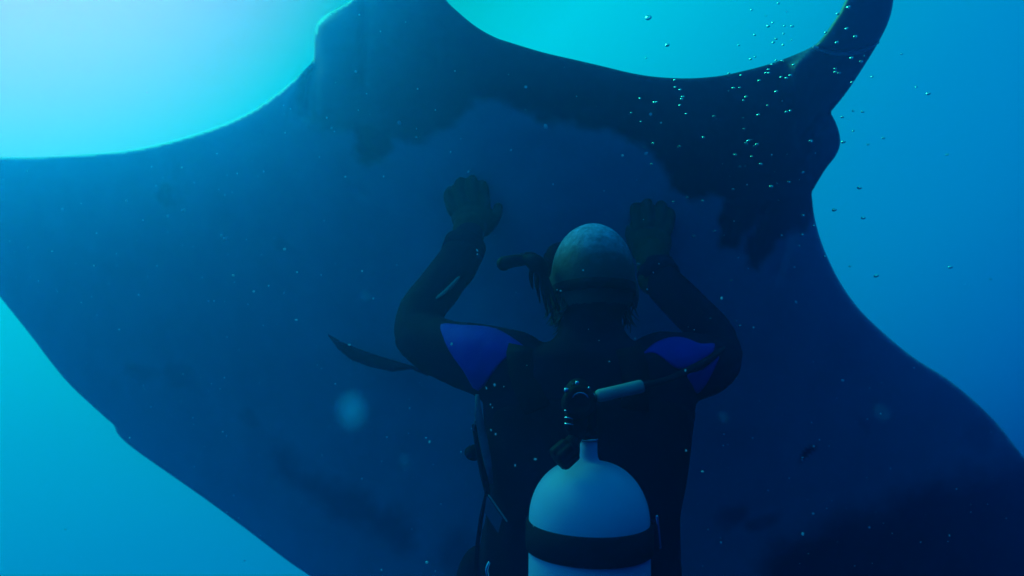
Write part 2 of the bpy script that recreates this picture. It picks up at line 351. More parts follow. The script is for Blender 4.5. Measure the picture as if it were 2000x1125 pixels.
# the unrolled end of the head fin: a sheath lapping over the stalk with a rim painted pale for its highlight
def lobe_end():
    g = G(); secs = [((1590, 92), (1716, 84)), ((1600, 82), (1719, 74)), ((1618, 58), (1728, 55)), ((1640, 24), (1738, 28)), ((1653, -4), (1745, 0)), ((1668, -60), (1749, -60)), ((1690, -128), (1742, -125)), ((1712, -158), (1730, -157))]
    rings = []
    for i, ((x0, y0), (x1, y1)) in enumerate(secs):
        r = []; N = 20; sag = 13*max(0, 1-i/4)
        for k in range(N):
            a = 2*math.pi*k/N; s = (1-math.cos(a))/2; px = x0+(x1-x0)*s; py = y0+(y1-y0)*s+sag*math.sin(math.pi*s)
            D = float(belly_depth(np.array([px]), np.array([py]))[0])
            w_ = math.hypot(x1-x0, y1-y0)*D/F/2
            r.append(P(px, py, D+0.012-math.sin(a)*(0.034 if math.sin(a) > 0 else 0.02)*min(1, w_/0.05)-(0.006 if i == 0 else 0)))
        rings.append(r)
    g.loft(rings); return g
lf = lobe_end().build('cephalic_fin', mat('manta_fin_dark', (0.03, 0.034, 0.04), 0.5, bump=(60, 0.3)), manta)
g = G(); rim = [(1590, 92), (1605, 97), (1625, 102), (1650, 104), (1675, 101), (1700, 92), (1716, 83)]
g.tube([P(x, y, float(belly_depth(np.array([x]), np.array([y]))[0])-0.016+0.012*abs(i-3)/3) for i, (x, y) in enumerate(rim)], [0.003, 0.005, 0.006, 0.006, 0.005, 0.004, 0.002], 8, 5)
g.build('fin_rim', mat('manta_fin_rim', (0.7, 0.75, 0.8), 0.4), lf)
g = G(); ec = P(1624, 272, float(belly_depth(np.array([1624.]), np.array([272.]))[0])+0.03); g.ball(ec, 0.020, 18, 12); g.build('eye', M['eye'], manta)

# ------------------------------------------------------------------ remora resting under the belly
def remora():
    top = [(640, 652), (668, 668), (700, 681), (740, 695), (780, 707), (812, 716)]
    bot = [(641, 656), (660, 682), (684, 702), (720, 716), (765, 726), (812, 721)]
    g = G(); rings = []
    for (x0, y0), (x1, y1) in zip(top, bot):
        D = hit_depth(mbvh, (x0+x1)/2, (y0+y1)/2, 1.75)-0.08; N = 14
        half = math.hypot(x1-x0, y1-y0)*D/F/2
        rings.append([P((x0+x1)/2+(x0-x1)/2*math.cos(2*math.pi*k/N), (y0+y1)/2+(y0-y1)/2*math.cos(2*math.pi*k/N), D+0.75*half*math.sin(2*math.pi*k/N)) for k in range(N)])
    g.loft(rings); return g
rem = thing('remora', P(730, 700, 1.75), 'dark slender remora fish against the manta belly, beside the diver\'s left elbow', 'fish')
remora().build('body', M['fish'], rem)
D = hit_depth(mbvh, 812, 718, 1.72)-0.08
G().loft([[P(806, 715, D-0.002), P(806, 722, D-0.002), P(806, 722, D+0.002), P(806, 715, D+0.002)], [P(838, 722, D-0.001), P(836, 735, D-0.001), P(836, 735, D+0.001), P(838, 722, D+0.001)]]).build('tail_fin', M['fish'], rem)

# ------------------------------------------------------------------ diver
def scalp_mat():                 # bald crown over cropped hair; lit-top-to-dark fade also painted into the colour
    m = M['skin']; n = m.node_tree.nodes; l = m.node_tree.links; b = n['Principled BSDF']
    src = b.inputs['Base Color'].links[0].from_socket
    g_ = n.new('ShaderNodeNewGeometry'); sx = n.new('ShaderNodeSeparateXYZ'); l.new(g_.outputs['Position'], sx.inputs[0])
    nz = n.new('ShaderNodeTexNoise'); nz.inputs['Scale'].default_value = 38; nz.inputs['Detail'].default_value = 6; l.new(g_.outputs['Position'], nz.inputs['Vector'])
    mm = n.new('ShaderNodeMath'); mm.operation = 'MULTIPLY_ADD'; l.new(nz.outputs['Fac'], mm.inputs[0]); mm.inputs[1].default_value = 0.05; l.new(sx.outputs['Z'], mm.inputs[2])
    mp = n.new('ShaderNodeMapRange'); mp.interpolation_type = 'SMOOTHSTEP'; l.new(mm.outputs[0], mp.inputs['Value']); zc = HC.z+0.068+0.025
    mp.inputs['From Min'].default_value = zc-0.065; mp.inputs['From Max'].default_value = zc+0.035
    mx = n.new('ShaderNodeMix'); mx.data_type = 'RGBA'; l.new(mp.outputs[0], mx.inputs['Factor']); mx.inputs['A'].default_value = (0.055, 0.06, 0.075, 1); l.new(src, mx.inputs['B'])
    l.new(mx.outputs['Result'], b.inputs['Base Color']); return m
person = thing('person', P(1150, 1400, 1.13), 'diver in black wetsuit with blue shoulder panels seen from behind, both gloved hands raised', 'person')
TC = lambda py, D=1.135, px=1150: P(px, py, D)
g = G()
def sec(py, l, r, ry, D=1.135): return (P((l+r)/2, py, D), (r-l)/2*D/F, ry)
g.ellipse_loft([sec(600, 1098, 1208, 0.058, 1.15), sec(640, 1094, 1214, 0.062, 1.145), sec(664, 1080, 1228, 0.07, 1.14), sec(682, 1040, 1262, 0.085), sec(700, 985, 1312, 0.098), sec(735, 950, 1350, 0.105), sec(790, 944, 1356, 0.112),
                sec(860, 944, 1340, 0.115), sec(940, 955, 1326, 0.11), sec(1030, 962, 1312, 0.105), sec(1130, 962, 1312, 0.102), sec(1260, 955, 1322, 0.105), sec(1380, 950, 1330, 0.115), sec(1440, 985, 1300, 0.11)], 36, 2.4)
# arms: shoulder, elbow, wrist
ARM_L = [(1000, 722, 1.13), (940, 702, 1.15), (868, 682, 1.2), (822, 652, 1.245), (826, 606, 1.29), (862, 556, 1.36), (898, 506, 1.43), (916, 462, 1.475)]
RAD_L = [0.075, 0.068, 0.06, 0.054, 0.049, 0.049, 0.050, 0.037]
ARM_R = [(1295, 725, 1.13), (1345, 716, 1.15), (1380, 712, 1.19), (1400, 690, 1.24), (1386, 648, 1.29), (1344, 602, 1.36), (1300, 556, 1.43), (1278, 522, 1.47)]
RAD_R = [0.075, 0.066, 0.058, 0.050, 0.046, 0.046, 0.046, 0.036]
for A, R_ in ((ARM_L, RAD_L), (ARM_R, RAD_R)): g.tube([P(*a) for a in A], R_, 20, 6)
# legs trailing down out of the picture
hipc = P(1150, 1400, 1.135)
for s in (-1, 1):
    h = hipc+Vector((s*0.085, 0.0, 0)); g.tube([h, h+Vector((s*0.02, 0.05, -0.22)), h+Vector((s*0.03, 0.09, -0.42)), h+Vector((s*0.03, 0.0, -0.64)), h+Vector((s*0.03, -0.08, -0.84))], [0.092, 0.085, 0.062, 0.058, 0.04], 18, 6)
    a = h+Vector((s*0.03, -0.08, -0.84)); g.tube([a, a+Vector((0, 0.03, -0.06)), a+Vector((s*0.01, 0.12, -0.12)), a+Vector((s*0.015, 0.19, -0.16))], [0.042, 0.044, 0.042, 0.03], 14, 4)
# head
HC = P(1157, 542, 1.165)
HR = Matrix.Rotation(math.radians(-12), 3, 'X')
g.ball(HC+Vector((0, -0.004, 0.0)), (0.0795, 0.098, 0.104), 28, 18, HR)
g.ball(HC+Vector((0, 0.035, -0.062)), (0.058, 0.066, 0.068), 20, 14)          # jaw
g.ball(HC+Vector((0, 0.112, -0.03)), (0.015, 0.018, 0.026), 12, 8)            # nose
g.ball(HC+Vector((0, 0.098, -0.075)), (0.026, 0.012, 0.010), 12, 8)           # mouth
for s in (-1, 1): g.ball(HC+Vector((s*0.081, 0.01, -0.03)), (0.010, 0.020, 0.032), 12, 8)   # ears
bme = remesh(g, 'body', 0.0068, 5)
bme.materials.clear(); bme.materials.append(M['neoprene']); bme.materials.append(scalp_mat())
nv_ = len(bme.vertices); cv = np.zeros(nv_*3); bme.vertices.foreach_get('co', cv); cv = cv.reshape(-1, 3); nv2 = np.zeros(nv_*3); bme.vertices.foreach_get('normal', nv2); nv2 = nv2.reshape(-1, 3)
els = [P(*ARM_L[3]), P(*ARM_R[3]), P(*ARM_L[1]), P(*ARM_R[1])]
for k in range(nv_):
    p_ = Vector(cv[k])
    if (p_-HC).length < 0.15: continue
    e_ = max(math.exp(-((p_-q_).length/0.09)**2) for q_ in els)
    cv[k] += nv2[k]*(0.0022*noise.noise(Vector((p_.x*14, p_.y*14, p_.z*26)))+e_*0.0045*(abs(noise.noise(Vector((p_.x*30+5, p_.y*30, p_.z*34))))-0.3))
bme.vertices.foreach_set('co', cv.ravel()); bme.update()
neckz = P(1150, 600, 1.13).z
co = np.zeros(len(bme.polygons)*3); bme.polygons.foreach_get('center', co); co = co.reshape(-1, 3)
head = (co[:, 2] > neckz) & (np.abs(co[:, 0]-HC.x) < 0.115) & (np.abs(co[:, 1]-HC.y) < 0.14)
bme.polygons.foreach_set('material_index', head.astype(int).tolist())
body = link('body', bme, None, person)
bvh = BVHTree.FromObject(body, bpy.context.evaluated_depsgraph_get())
for s in (-1, 1): G().ball(HC+Vector((s*0.031, 0.088, -0.004)), 0.0125, 12, 8).build('eye', M['eye'], person)

def patch(poly, name, m, parent, off=0.004, thick=0.004, n=26, tree=None, dflt=1.15):   # a panel sewn on to the surface beneath it
    tree = tree or bvh; poly = smooth_poly(poly, 3) if len(poly) > 5 else np.array(poly, float)
    x0, y0 = poly.min(0); x1, y1 = poly.max(0); st = max(x1-x0, y1-y0)/n
    gx = np.arange(x0-st, x1+st*1.5, st); gy = np.arange(y0-st, y1+st*1.5, st); X, Y = np.meshgrid(gx, gy); px = X.ravel(); py = Y.ravel()
    s, near = poly_sd(px, py, poly); ins = s > 0; I = ins.reshape(X.shape)
    px = np.where(ins, px, near[:, 0]); py = np.where(ins, py, near[:, 1])
    cell = I[:-1, :-1] | I[1:, :-1] | I[:-1, 1:] | I[1:, 1:]
    nx = X.shape[1]; ids = {}; v = []; f = []
    def vid(k):
        if k not in ids:
            ids[k] = len(v)//1; D = hit_depth(tree, px[k], py[k], None)
            v.append([px[k], py[k], D, ins[k]])
        return ids[k]
    for r, c in np.argwhere(cell): f.append([vid(r*nx+c), vid(r*nx+c+1), vid((r+1)*nx+c+1), vid((r+1)*nx+c)])
    ok = [q[2] for q in v if q[2] is not None and q[2] < 1.5]; mean = sum(ok)/len(ok)
    for q in v:
        if q[2] is None or abs(q[2]-mean) > 0.2:
            b = min((w_ for w_ in v if w_[2] is not None and abs(w_[2]-mean) <= 0.2), key=lambda w_: (w_[0]-q[0])**2+(w_[1]-q[1])**2); q[2] = b[2]+0.01
    top = [P(q[0], q[1], q[2]-(off if q[3] else 0.0005)) for q in v]
    me = bpy.data.meshes.new(name); me.from_pydata([tuple(p) for p in top], [], f); me.update()
    bm = bmesh.new(); bm.from_mesh(me); bmesh.ops.remove_doubles(bm, verts=bm.verts, dist=0.0003); bmesh.ops.recalc_face_normals(bm, faces=bm.faces)
    cl = P(1000, 562, 0)
    if sum((cl-fc.calc_center_median()).dot(fc.normal) for fc in bm.faces) < 0: bmesh.ops.reverse_faces(bm, faces=bm.faces)
    bm.to_mesh(me); bm.free()
    o = link(name, me, m, parent); md = o.modifiers.new('thick', 'SOLIDIFY'); md.thickness = thick; md.offset = -1
    return o
p1 = patch([(861, 633), (900, 634), (955, 638), (990, 652), (1030, 683), (1005, 692), (975, 712), (934, 764), (905, 725), (880, 690), (866, 660)], 'shoulder_panel', M['blue'], person, n=34)
p2 = patch([(1258, 690), (1276, 671), (1310, 658), (1340, 660), (1368, 671), (1396, 671), (1390, 692), (1365, 708), (1328, 722), (1295, 700), (1275, 688)], 'shoulder_panel', M['blue'], person, n=30)
p3 = patch([(1404, 695), (1398, 715), (1380, 750), (1362, 769), (1352, 752), (1342, 732), (1372, 722)], 'shoulder_panel', M['blue'], person, n=20)
patch([(852, 580), (856, 583), (880, 565), (898, 543), (893, 541), (872, 562)], 'sleeve_print', M['print'], person, off=0.002, thick=0.001, n=20)

# gloved hands, five fingers each
def glove(wr, side, palm_c, tip_dirs, thumb, voxel=0.0042):
    g = G(); W = P(*wr); C_ = P(*palm_c); ax = (C_-W).normalized()
    g.tube([W-ax*0.03, W, W+(C_-W)*0.5], [0.039, 0.038, 0.042], 16, 5)
    lat = Vector((1, 0, 0)); lat = (lat-ax*lat.dot(ax)).normalized(); nor = lat.cross(ax)
    Rm = Matrix((lat, nor, ax)).transposed()
    g.ball(C_, (0.052, 0.026, 0.058), 20, 14, Rm)
    for pts, r in tip_dirs: g.tube([P(*q) for q in pts], [r*1.05, r, r*0.98, r*0.9], 12, 5)
    g.tube([P(*q) for q in thumb], [0.020, 0.0165, 0.015, 0.013], 12, 5)
    return link('glove', remesh(g, 'glove', voxel, 3), M['glove'], person)
glove((912, 470, 1.475), -1, (922, 425, 1.535),
      [([(885, 412, 1.54), (879, 394, 1.555), (877, 381, 1.572), (881, 372, 1.592)], 0.0148),
       ([(904, 402, 1.545), (898, 378, 1.562), (897, 362, 1.58), (901, 355, 1.602)], 0.0152),
       ([(927, 398, 1.545), (922, 374, 1.562), (921, 358, 1.58), (922, 351, 1.604)], 0.0155),
       ([(947, 405, 1.545), (945, 384, 1.56), (944, 369, 1.578), (942, 361, 1.60)], 0.0152)],
      [(945, 448, 1.53), (962, 432, 1.545), (971, 415, 1.56), (973, 405, 1.575)])
glove((1276, 528, 1.47), 1, (1272, 470, 1.535),
      [([(1302, 452, 1.54), (1307, 434, 1.555), (1309, 421, 1.572), (1306, 414, 1.592)], 0.0148),
       ([(1288, 442, 1.545), (1290, 418, 1.562), (1291, 404, 1.58), (1288, 398, 1.602)], 0.0152),
       ([(1266, 440, 1.545), (1265, 414, 1.562), (1264, 400, 1.58), (1262, 393, 1.604)], 0.0155),
       ([(1246, 446, 1.545), (1242, 424, 1.56), (1241, 409, 1.578), (1243, 401, 1.60)], 0.0152)],
      [(1250, 495, 1.53), (1238, 476, 1.545), (1232, 458, 1.56), (1232, 446, 1.575)])
for wr, ax, r in (((906, 486, 1.452), ((898, 506, 1.43), (914, 462, 1.475)), 0.047), ((1285, 534, 1.455), ((1300, 556, 1.43), (1278, 522, 1.47)), 0.044)):
    a, b = P(*ax[0]), P(*ax[1]); d = (b-a).normalized(); c = P(*wr)
    G().lathe(c-d*0.02, [(r-0.006, 0), (r+0.003, 0.001), (r+0.004, 0.02), (r+0.004, 0.034), (r-0.008, 0.036)], 28, d).build('sleeve_cuff', M['neoprene'], person)

# hair: thinning fringe round the sides and back of the head
g = G()
for i in range(90):
    a = math.radians(random.uniform(-208, -150) if i % 5 else random.uniform(0, 25))
    el = math.radians(random.uniform(-42, -16)); r = 1.0
    d = HR@Vector((0.0795*math.cos(el)*math.cos(a), 0.098*math.cos(el)*math.sin(a), 0.104*math.sin(el)))
    p = HC+d*1.0; out = Vector((d.x/0.0795, d.y/0.098, 0)).normalized()
    L = random.uniform(0.018, 0.045); sw = Vector((random.uniform(-0.010, 0.010)-0.006*(d.x < 0), random.uniform(-0.006, 0.006), 0))
    g.tube([p, p+out*0.003+Vector((0, 0, -L*0.35)), p+out*random.uniform(0.001, 0.006)+Vector((0, 0, -L*0.7))+sw*0.5, p+out*random.uniform(-0.004, 0.012)+Vector((0, 0, -L))+sw], [0.0019, 0.0018, 0.0014, 0.0005], 5, 2, round_ends=False)
hr = g.build('hair', M['hair'], person); hr['kind'] = 'stuff'

# ------------------------------------------------------------------ mask and snorkel
mk = thing('diving_mask', HC+Vector((0, 0.09, 0.0)), 'black diving mask on the diver\'s face, strap round the back of the head', 'diving mask')
def around(z, r, n=40, a0=0, a1=360, drop=0.0):
    return [HC+HR@Vector(((0.0795+r)*math.cos(t)*math.sqrt(max(0, 1-(z/0.104)**2)), (0.098+r)*math.sin(t)*math.sqrt(max(0, 1-(z/0.104)**2)), z+drop*math.sin(t))) for t in [math.radians(a0+(a1-a0)*k/n) for k in range(n+1)]]
g = G(); sp = around(-0.030, 0.0015, 44, 140, 400, 0.02); g.ribbon(sp, 0.020, Vector((0, 0, 1)), 0.002); g.build('strap', M['webbing'], mk)
fc = HC+Vector((0, 0.108, 0.012))
def rr_ring(c, hw, hh, y, n=32, e=4.0): return [c+Vector((hw*sgnp(math.cos(t), 2/e), y, hh*sgnp(math.sin(t), 2/e))) for t in [2*math.pi*k/n for k in range(n)]]
fu = HC+Vector((0, 0.0, 0.045))
G().loft([rr_ring(fu, 0.066, 0.040, 0.070), rr_ring(fu, 0.084, 0.050, 0.090), rr_ring(fu, 0.088, 0.052, 0.135), rr_ring(fu, 0.080, 0.046, 0.142)]).build('frame', M['rubber'], mk)
for s in (-1, 1): G().loft([rr_ring(fu+Vector((s*0.040, 0, 0)), 0.033, 0.036, 0.1425, 24, 3), rr_ring(fu+Vector((s*0.040, 0, 0)), 0.033, 0.036, 0.1445, 24, 3)]).build('lens', M['lens'], mk)

sn = thing('snorkel', P(1045, 525, 1.14), 'short black snorkel tube sticking out left of the diver\'s head', 'snorkel')
G().tube([P(1062, 528, 1.13), P(1040, 506, 1.13), P(1015, 508, 1.13), P(992, 512, 1.13), P(984, 515, 1.13)], [0.011, 0.0125, 0.0115, 0.0125, 0.0135], 16, 6).build('tube', M['rubber'], sn)
G().tube([P(1028, 506, 1.125), P(1043, 512, 1.12), P(1056, 524, 1.12), P(1062, 540, 1.125)], [0.010, 0.016, 0.016, 0.009], 14, 5).build('keeper', M['rubber'], sn)
g = G()
for i, (x, y, L) in enumerate([(1040, 520, 0.042), (1048, 528, 0.060), (1056, 535, 0.075), (1062, 540, 0.085), (1068, 545, 0.07)]):
    p = P(x, y, 1.115); g.tube([p, p+Vector((0.004*i-0.003, 0, -L*0.5)), p+Vector((0.006*i, 0, -L))], [0.0045, 0.004, 0.0012], 6, 4)
g.build('loose_strap', M['rubber'], sn)

# ------------------------------------------------------------------ buoyancy vest
vest = thing('buoyancy_vest', P(1150, 1125, 1.1), 'black buoyancy vest strapped on the diver\'s back behind the tank', 'diving vest')
g = G(); secs = []
def vs(py, l, r, y0, y1, D=1.135):
    c = P((l+r)/2, py, D); rx = (r-l)/2*D/F; n = 40; out = []
    for k in range(n):
        t = 2*math.pi*k/n; rib = 1+0.02*math.sin(k*2.1+py*0.05)
        out.append(c+Vector((rx*rib*sgnp(math.cos(t), 0.85), (y0 if math.sin(t) < 0 else y1)*sgnp(math.sin(t), 0.85)*rib, 0)))
    return out
g.loft([vs(778, 975, 1330, 0.118, 0.03), vs(800, 950, 1352, 0.128, 0.03), vs(860, 940, 1346, 0.134, 0.03), vs(930, 945, 1334, 0.134, 0.03), vs(1000, 948, 1324, 0.132, 0.03), vs(1080, 935, 1322, 0.132, 0.03), vs(1160, 930, 1325, 0.13, 0.03), vs(1260, 940, 1322, 0.122, 0.03), vs(1300, 970, 1300, 0.112, 0.03)])
vme = remesh(g, 'back_panel', 0.008, 3); vb = link('back_panel', vme, M['vest'], vest)
vbvh = BVHTree.FromObject(vb, bpy.context.evaluated_depsgraph_get())
def on(px, py, off=0.006):
    ds = [d for d in (hit_depth(bvh, px, py, 9), hit_depth(vbvh, px, py, 9)) if d < 1.4]
    return P(px, py, (min(ds) if ds else 1.1)-off)
for path, side in (([(1050, 800), (1030, 760), (1018, 722), (1014, 690), (1018, 676)], (1, 0, 0)), ([(1240, 800), (1243, 760), (1240, 722), (1233, 695), (1226, 680)], (1, 0, 0))):
    G().ribbon([on(*q) for q in path], 0.045, Vector(side), 0.005).build('shoulder_strap', M['webbing'], vest)
G().ribbon([P(932, 770, 1.06), P(935, 812, 1.05), P(944, 860, 1.04), P(953, 905, 1.03), P(960, 945, 1.03)], [0.006, 0.013, 0.015, 0.013, 0.006], Vector((1, 0.25, 0)), 0.003).build('side_webbing', M['webgrey'], vest)
G().ribbon([P(928, 822, 1.045), P(925, 842, 1.045)], 0.003, Vector((1, 0, 0)), 0.003).build('pull_tab', M['webgrey'], vest)
G().tube([P(926, 832, 1.06), P(934, 870, 1.05), P(944, 920, 1.045), P(952, 962, 1.03)], [0.004, 0.006, 0.007, 0.005], 8, 5).build('hose', M['rubber'], vest)
G().ball(P(926, 884, 1.07), (0.017, 0.02, 0.014), 14, 10).build('inflator', M['vest'], vest)
g = G(); g.loft([[P(951, 968, 1.0), P(981, 1012, 0.99), P(981, 1012, 0.995), P(951, 968, 1.005)], [P(946, 1000, 1.0), P(973, 1042, 0.99), P(973, 1042, 0.995), P(946, 1000, 1.005)]]); g.build('slide_plate', M['webgrey'], vest, smooth=False)
G().tube([P(955, 968, 0.99), P(972, 992, 0.985), P(990, 1018, 0.98)], 0.0014, 8, 3).build('plate_edge', M['hosegrey'], vest)
G().ribbon([P(950, 966, 1.01), P(940, 1010, 1.01), P(933, 1060, 1.01), P(929, 1120, 1.01), P(926, 1180, 1.01)], 0.007, Vector((1, 0, 0)), 0.0025).build('hanging_strap', M['webbing'], vest)
g = G(); pc = P(934, 1160, 1.13); g.ball(pc, (0.045, 0.05, 0.085), 18, 14); g.build('pocket', M['vest'], vest)
G().tube([P(955, 1100, 1.0), P(951, 1112, 0.998), P(954, 1128, 1.0)], 0.003, 8, 4).build('ring', M['chrome'], vest)

# ------------------------------------------------------------------ scuba tank
TA = P(1150, 1012, 0.95)
axis = Vector((0.012, -0.06, 1)).normalized()
tank = thing('scuba_tank', TA+axis*-0.56, 'pale scuba tank with black band worn upright on the diver\'s back', 'scuba tank')
rt = 0.0935
prof = [(0.02, -0.56), (0.06, -0.562), (0.085, -0.555), (rt, -0.535), (rt, -0.3), (rt, -0.12), (rt, 0.0)]
prof += [(0.0145+(rt-0.0145)*math.cos(a)**0.92, 0.086*math.sin(a)**1.05) for a in [math.radians(x) for x in range(6, 90, 6)]]
prof += [(0.0165, 0.0885), (0.0145, 0.094), (0.0137, 0.102), (0.0137, 0.118), (0.010, 0.119)]
G().lathe(TA, prof, 72, axis).build('cylinder', M['paint'], tank)
zb = -0.003
bd = G(); rb = rt+0.0012
bd.lathe(TA+axis*(zb-0.042), [(rb, 0), (rb+0.0035, 0.001), (rb+0.004, 0.021), (rb+0.0035, 0.041), (rb, 0.042)], 72, axis); band = bd.build('band', M['webbing'], tank)
bk = TA+axis*(zb-0.02)+Vector((0.097, -0.012, 0))
G().loft([[bk+Vector((x, y, z)) for x, y in ((-0.004, -0.012), (0.006, -0.012), (0.006, 0.014), (-0.004, 0.014))] for z in (-0.022, 0.022)]).build('buckle', M['rubber'], band, smooth=False)
pn = bk+Vector((0.004, -0.014, 0.0)); G().tube([pn+Vector((0, 0, 0.03)), pn+Vector((0.003, 0, -0.014))], 0.0022, 10, 1).build('buckle_pin', M['chrome'], band)
# valve
vt = TA+axis*0.118
vv = G(); vv.lathe(vt, [(0.0125, 0), (0.0155, 0.002), (0.0155, 0.012), (0.0125, 0.014), (0.0118, 0.02), (0.0145, 0.022), (0.0145, 0.055), (0.012, 0.075), (0.006, 0.079)], 28, axis); valve = vv.build('valve', M['rubber'], tank)
G().lathe(vt+axis*0.0015, [(0.0158, 0), (0.0164, 0.0012), (0.0158, 0.0024)], 28, axis).build('valve_ring', M['chrome'], valve)
kn = P(1118, 880, 0.9); G().tube([vt+axis*0.03, (vt+axis*0.01)+Vector((-0.02, -0.02, 0)), P(1112, 872, 0.9)], [0.009, 0.010, 0.012], 14, 5).build('valve_stem', M['rubber'], valve)
kd = Vector((-0.75, -0.25, -0.6)).normalized()
kp = [(0.008, -0.012), (0.0175, -0.01), (0.0185, -0.006), (0.0185, 0.014), (0.0165, 0.018), (0.006, 0.019)]
kg = G(); rings = []
q = Vector((0, 0, 1)).rotation_difference(kd)
for r, h in kp: rings.append([P(1106, 884, 0.9)+q@Vector(((r*(1+0.07*math.cos(8*a)))*math.cos(a), (r*(1+0.07*math.cos(8*a)))*math.sin(a), h)) for a in [2*math.pi*k/48 for k in range(48)]])
kg.loft(rings).build('valve_knob', M['rubber'], valve)

# ------------------------------------------------------------------ regulator first stage on the valve
RC = P(1131, 787, 0.915)
reg = thing('regulator', RC, 'black regulator first stage with pale hose sleeve above the tank valve', 'regulator')
fw = Vector((0.05, -1, 0.12)).normalized()
yoke = G().lathe(RC-fw*0.022, [(0.015, 0), (0.024, 0.002), (0.0255, 0.008), (0.0255, 0.03), (0.023, 0.036), (0.015, 0.038), (0.014, 0.036), (0.004, 0.036)], 40, fw).build('yoke_knob', M['rubber'], reg)
G().tube([RC+fw*0.0125+Vector((0.0135*math.cos(a), 0, 0.0135*math.sin(a))) for a in [math.radians(x) for x in range(25, 161, 9)]], [0.0006]+[0.0016]*14+[0.0006], 8, 2).build('cap_ring', M['chrome'], yoke)
G().tube([RC-fw*0.02+Vector((-0.002, 0, -0.034)), RC-fw*0.02, RC-fw*0.02+Vector((0.002, 0, 0.02))], [0.016, 0.021, 0.02], 18, 4).build('housing', M['rubber'], reg)
for q_, r_, nm in ((P(1106, 762, 0.91), 0.0035, 'port_plug'), (P(1127, 748, 0.905), 0.003, 'port_plug'), (P(1150, 758, 0.905), 0.002, 'port_plug')):
    G().lathe(q_, [(r_*0.6, -0.002), (r_, -0.001), (r_, 0.002), (r_*0.7, 0.003)], 14, fw).build(nm, M['chrome'], reg)
fit = P(1111, 812, 0.905)
fitting = G().tube([fit+Vector((0.006, 0.004, 0.01)), fit, fit+Vector((0, 0, -0.016))], 0.0065, 14, 3).build('hose_fitting', M['rubber'], reg)
for dz in (0.006, -0.004, -0.013): G().lathe(fit+Vector((0, 0, dz)), [(0.006, 0), (0.0075, 0.0006), (0.0075, 0.0018), (0.006, 0.0024)], 16, (0.1, 0, 1)).build('fitting_ring', M['chrome'], fitting)
a, b = P(1166, 774, 0.915), P(1254, 754, 0.93); dd = (b-a).normalized(); L = (b-a).length
G().lathe(a, [(0.006, -0.002), (0.0082, 0), (0.0098, 0.004), (0.0098, L*0.5), (0.0102, L-0.004), (0.0094, L), (0.006, L+0.001)], 28, dd).build('hose_sleeve', M['hosegrey'], reg)
G().lathe(a-dd*0.014, [(0.005, 0), (0.0085, 0.001), (0.0085, 0.008), (0.006, 0.009), (0.006, 0.014)], 20, dd).build('hose_nut', M['chrome'], reg)
G().tube([b, P(1290, 746, 0.97), P(1320, 735, 1.01), P(1348, 721, 1.04), P(1378, 706, 1.07), P(1400, 690, 1.11), P(1414, 680, 1.17), P(1412, 690, 1.26)], 0.0058, 12, 6).build('hose', M['rubber'], reg)

# ------------------------------------------------------------------ air bubbles and drifting specks
def icos(name, sub=2, r=1.0):
    bm = bmesh.new(); bmesh.ops.create_icosphere(bm, subdivisions=sub, radius=r); me = bpy.data.meshes.new(name); bm.to_mesh(me); bm.free(); return me
gm = bpy.data.materials.new('air_bubble'); gm.use_nodes = True; n_ = gm.node_tree.nodes; n_.clear()
gl = n_.new('ShaderNodeBsdfGlass'); gl.inputs['IOR'].default_value = 0.75; gl.inputs['Roughness'].default_value = 0.02
go = n_.new('ShaderNodeOutputMaterial'); gm.node_tree.links.new(gl.outputs[0], go.inputs[0])
bub = icos('air_bubble', 3); bub.materials.append(gm); bub.polygons.foreach_set('use_smooth', [True]*len(bub.polygons))
Z4 = lambda x, y: (1180+x/3.125, y/3.125)
Z5 = lambda x, y: (1180+x/3.1259, 200+y/3.1259)
B = []
for x, y, s in [(270,108,2.2),(386,275,1.5),(1002,160,1.1),(1148,160,1.1),(1030,138,.8),(1050,237,.9),(1034,258,1),(1092,274,.8),(920,213,.8),(1096,205,.7),(1100,158,.8),(895,360,.9),(922,346,.7),(900,60,.9),(1064,20,.9),(256,354,.7),(822,276,.7),(1144,245,.6),(990,97,.6),
    (1492,44,1.3),(1427,85,1.1),(1480,175,1.2),(1533,223,1.3),(1420,260,1.3),(1352,198,1),(1510,355,1.3),(1569,376,1.2),(1411,419,1),(1411,440,1),(1434,446,1.1),(1512,501,.9),(1088,372,1),(1050,368,.8),(1024,395,.9),(1156,396,1.1),(1004,426,1.1),(988,445,.9),(1005,446,1),(835,460,.9),(947,493,1.1),(1081,471,1),(1113,478,1.1),(1136,462,1.2),
    (430,490,.9),(434,532,.9),(464,549,1),(481,592,1.1),(473,606,1),(462,643,1),(500,695,.8),(828,536,.9),(790,539,1.2),(865,593,1.2),(850,614,.9),(1050,560,1.3),(998,643,.7),(1112,684,1.1),(1136,677,.9),(942,702,1.2),(846,720,.8),(670,712,1.1),(308,627,1.3),(322,623,.8),(218,602,.9),(165,690,.9),(224,742,.8),(853,789,1),(606,840,1.1),(457,897,1.4),(880,860,1.3),(898,854,.8),(865,878,1.4),(932,882,1.2),(918,894,1.4),(800,946,1.2),(900,955,1),(955,1002,1.2),(825,1018,1.1),(859,1015,.7),(298,875,1),(248,901,1),(288,1003,1.1),(1260,862,1.4),(1209,1053,1.3),(1125,1112,1.3),(1052,1120,.7),(762,447,.8),
    (1460,867,1.4),(1611,882,.9),(1705,843,1),(1520,799,.9),(1455,715,1),(1578,682,1),(1520,678,.8),(1636,468,.9),(1978,572,1.4),(1817,330,.8)]: B.append((*Z4(x, y), s))
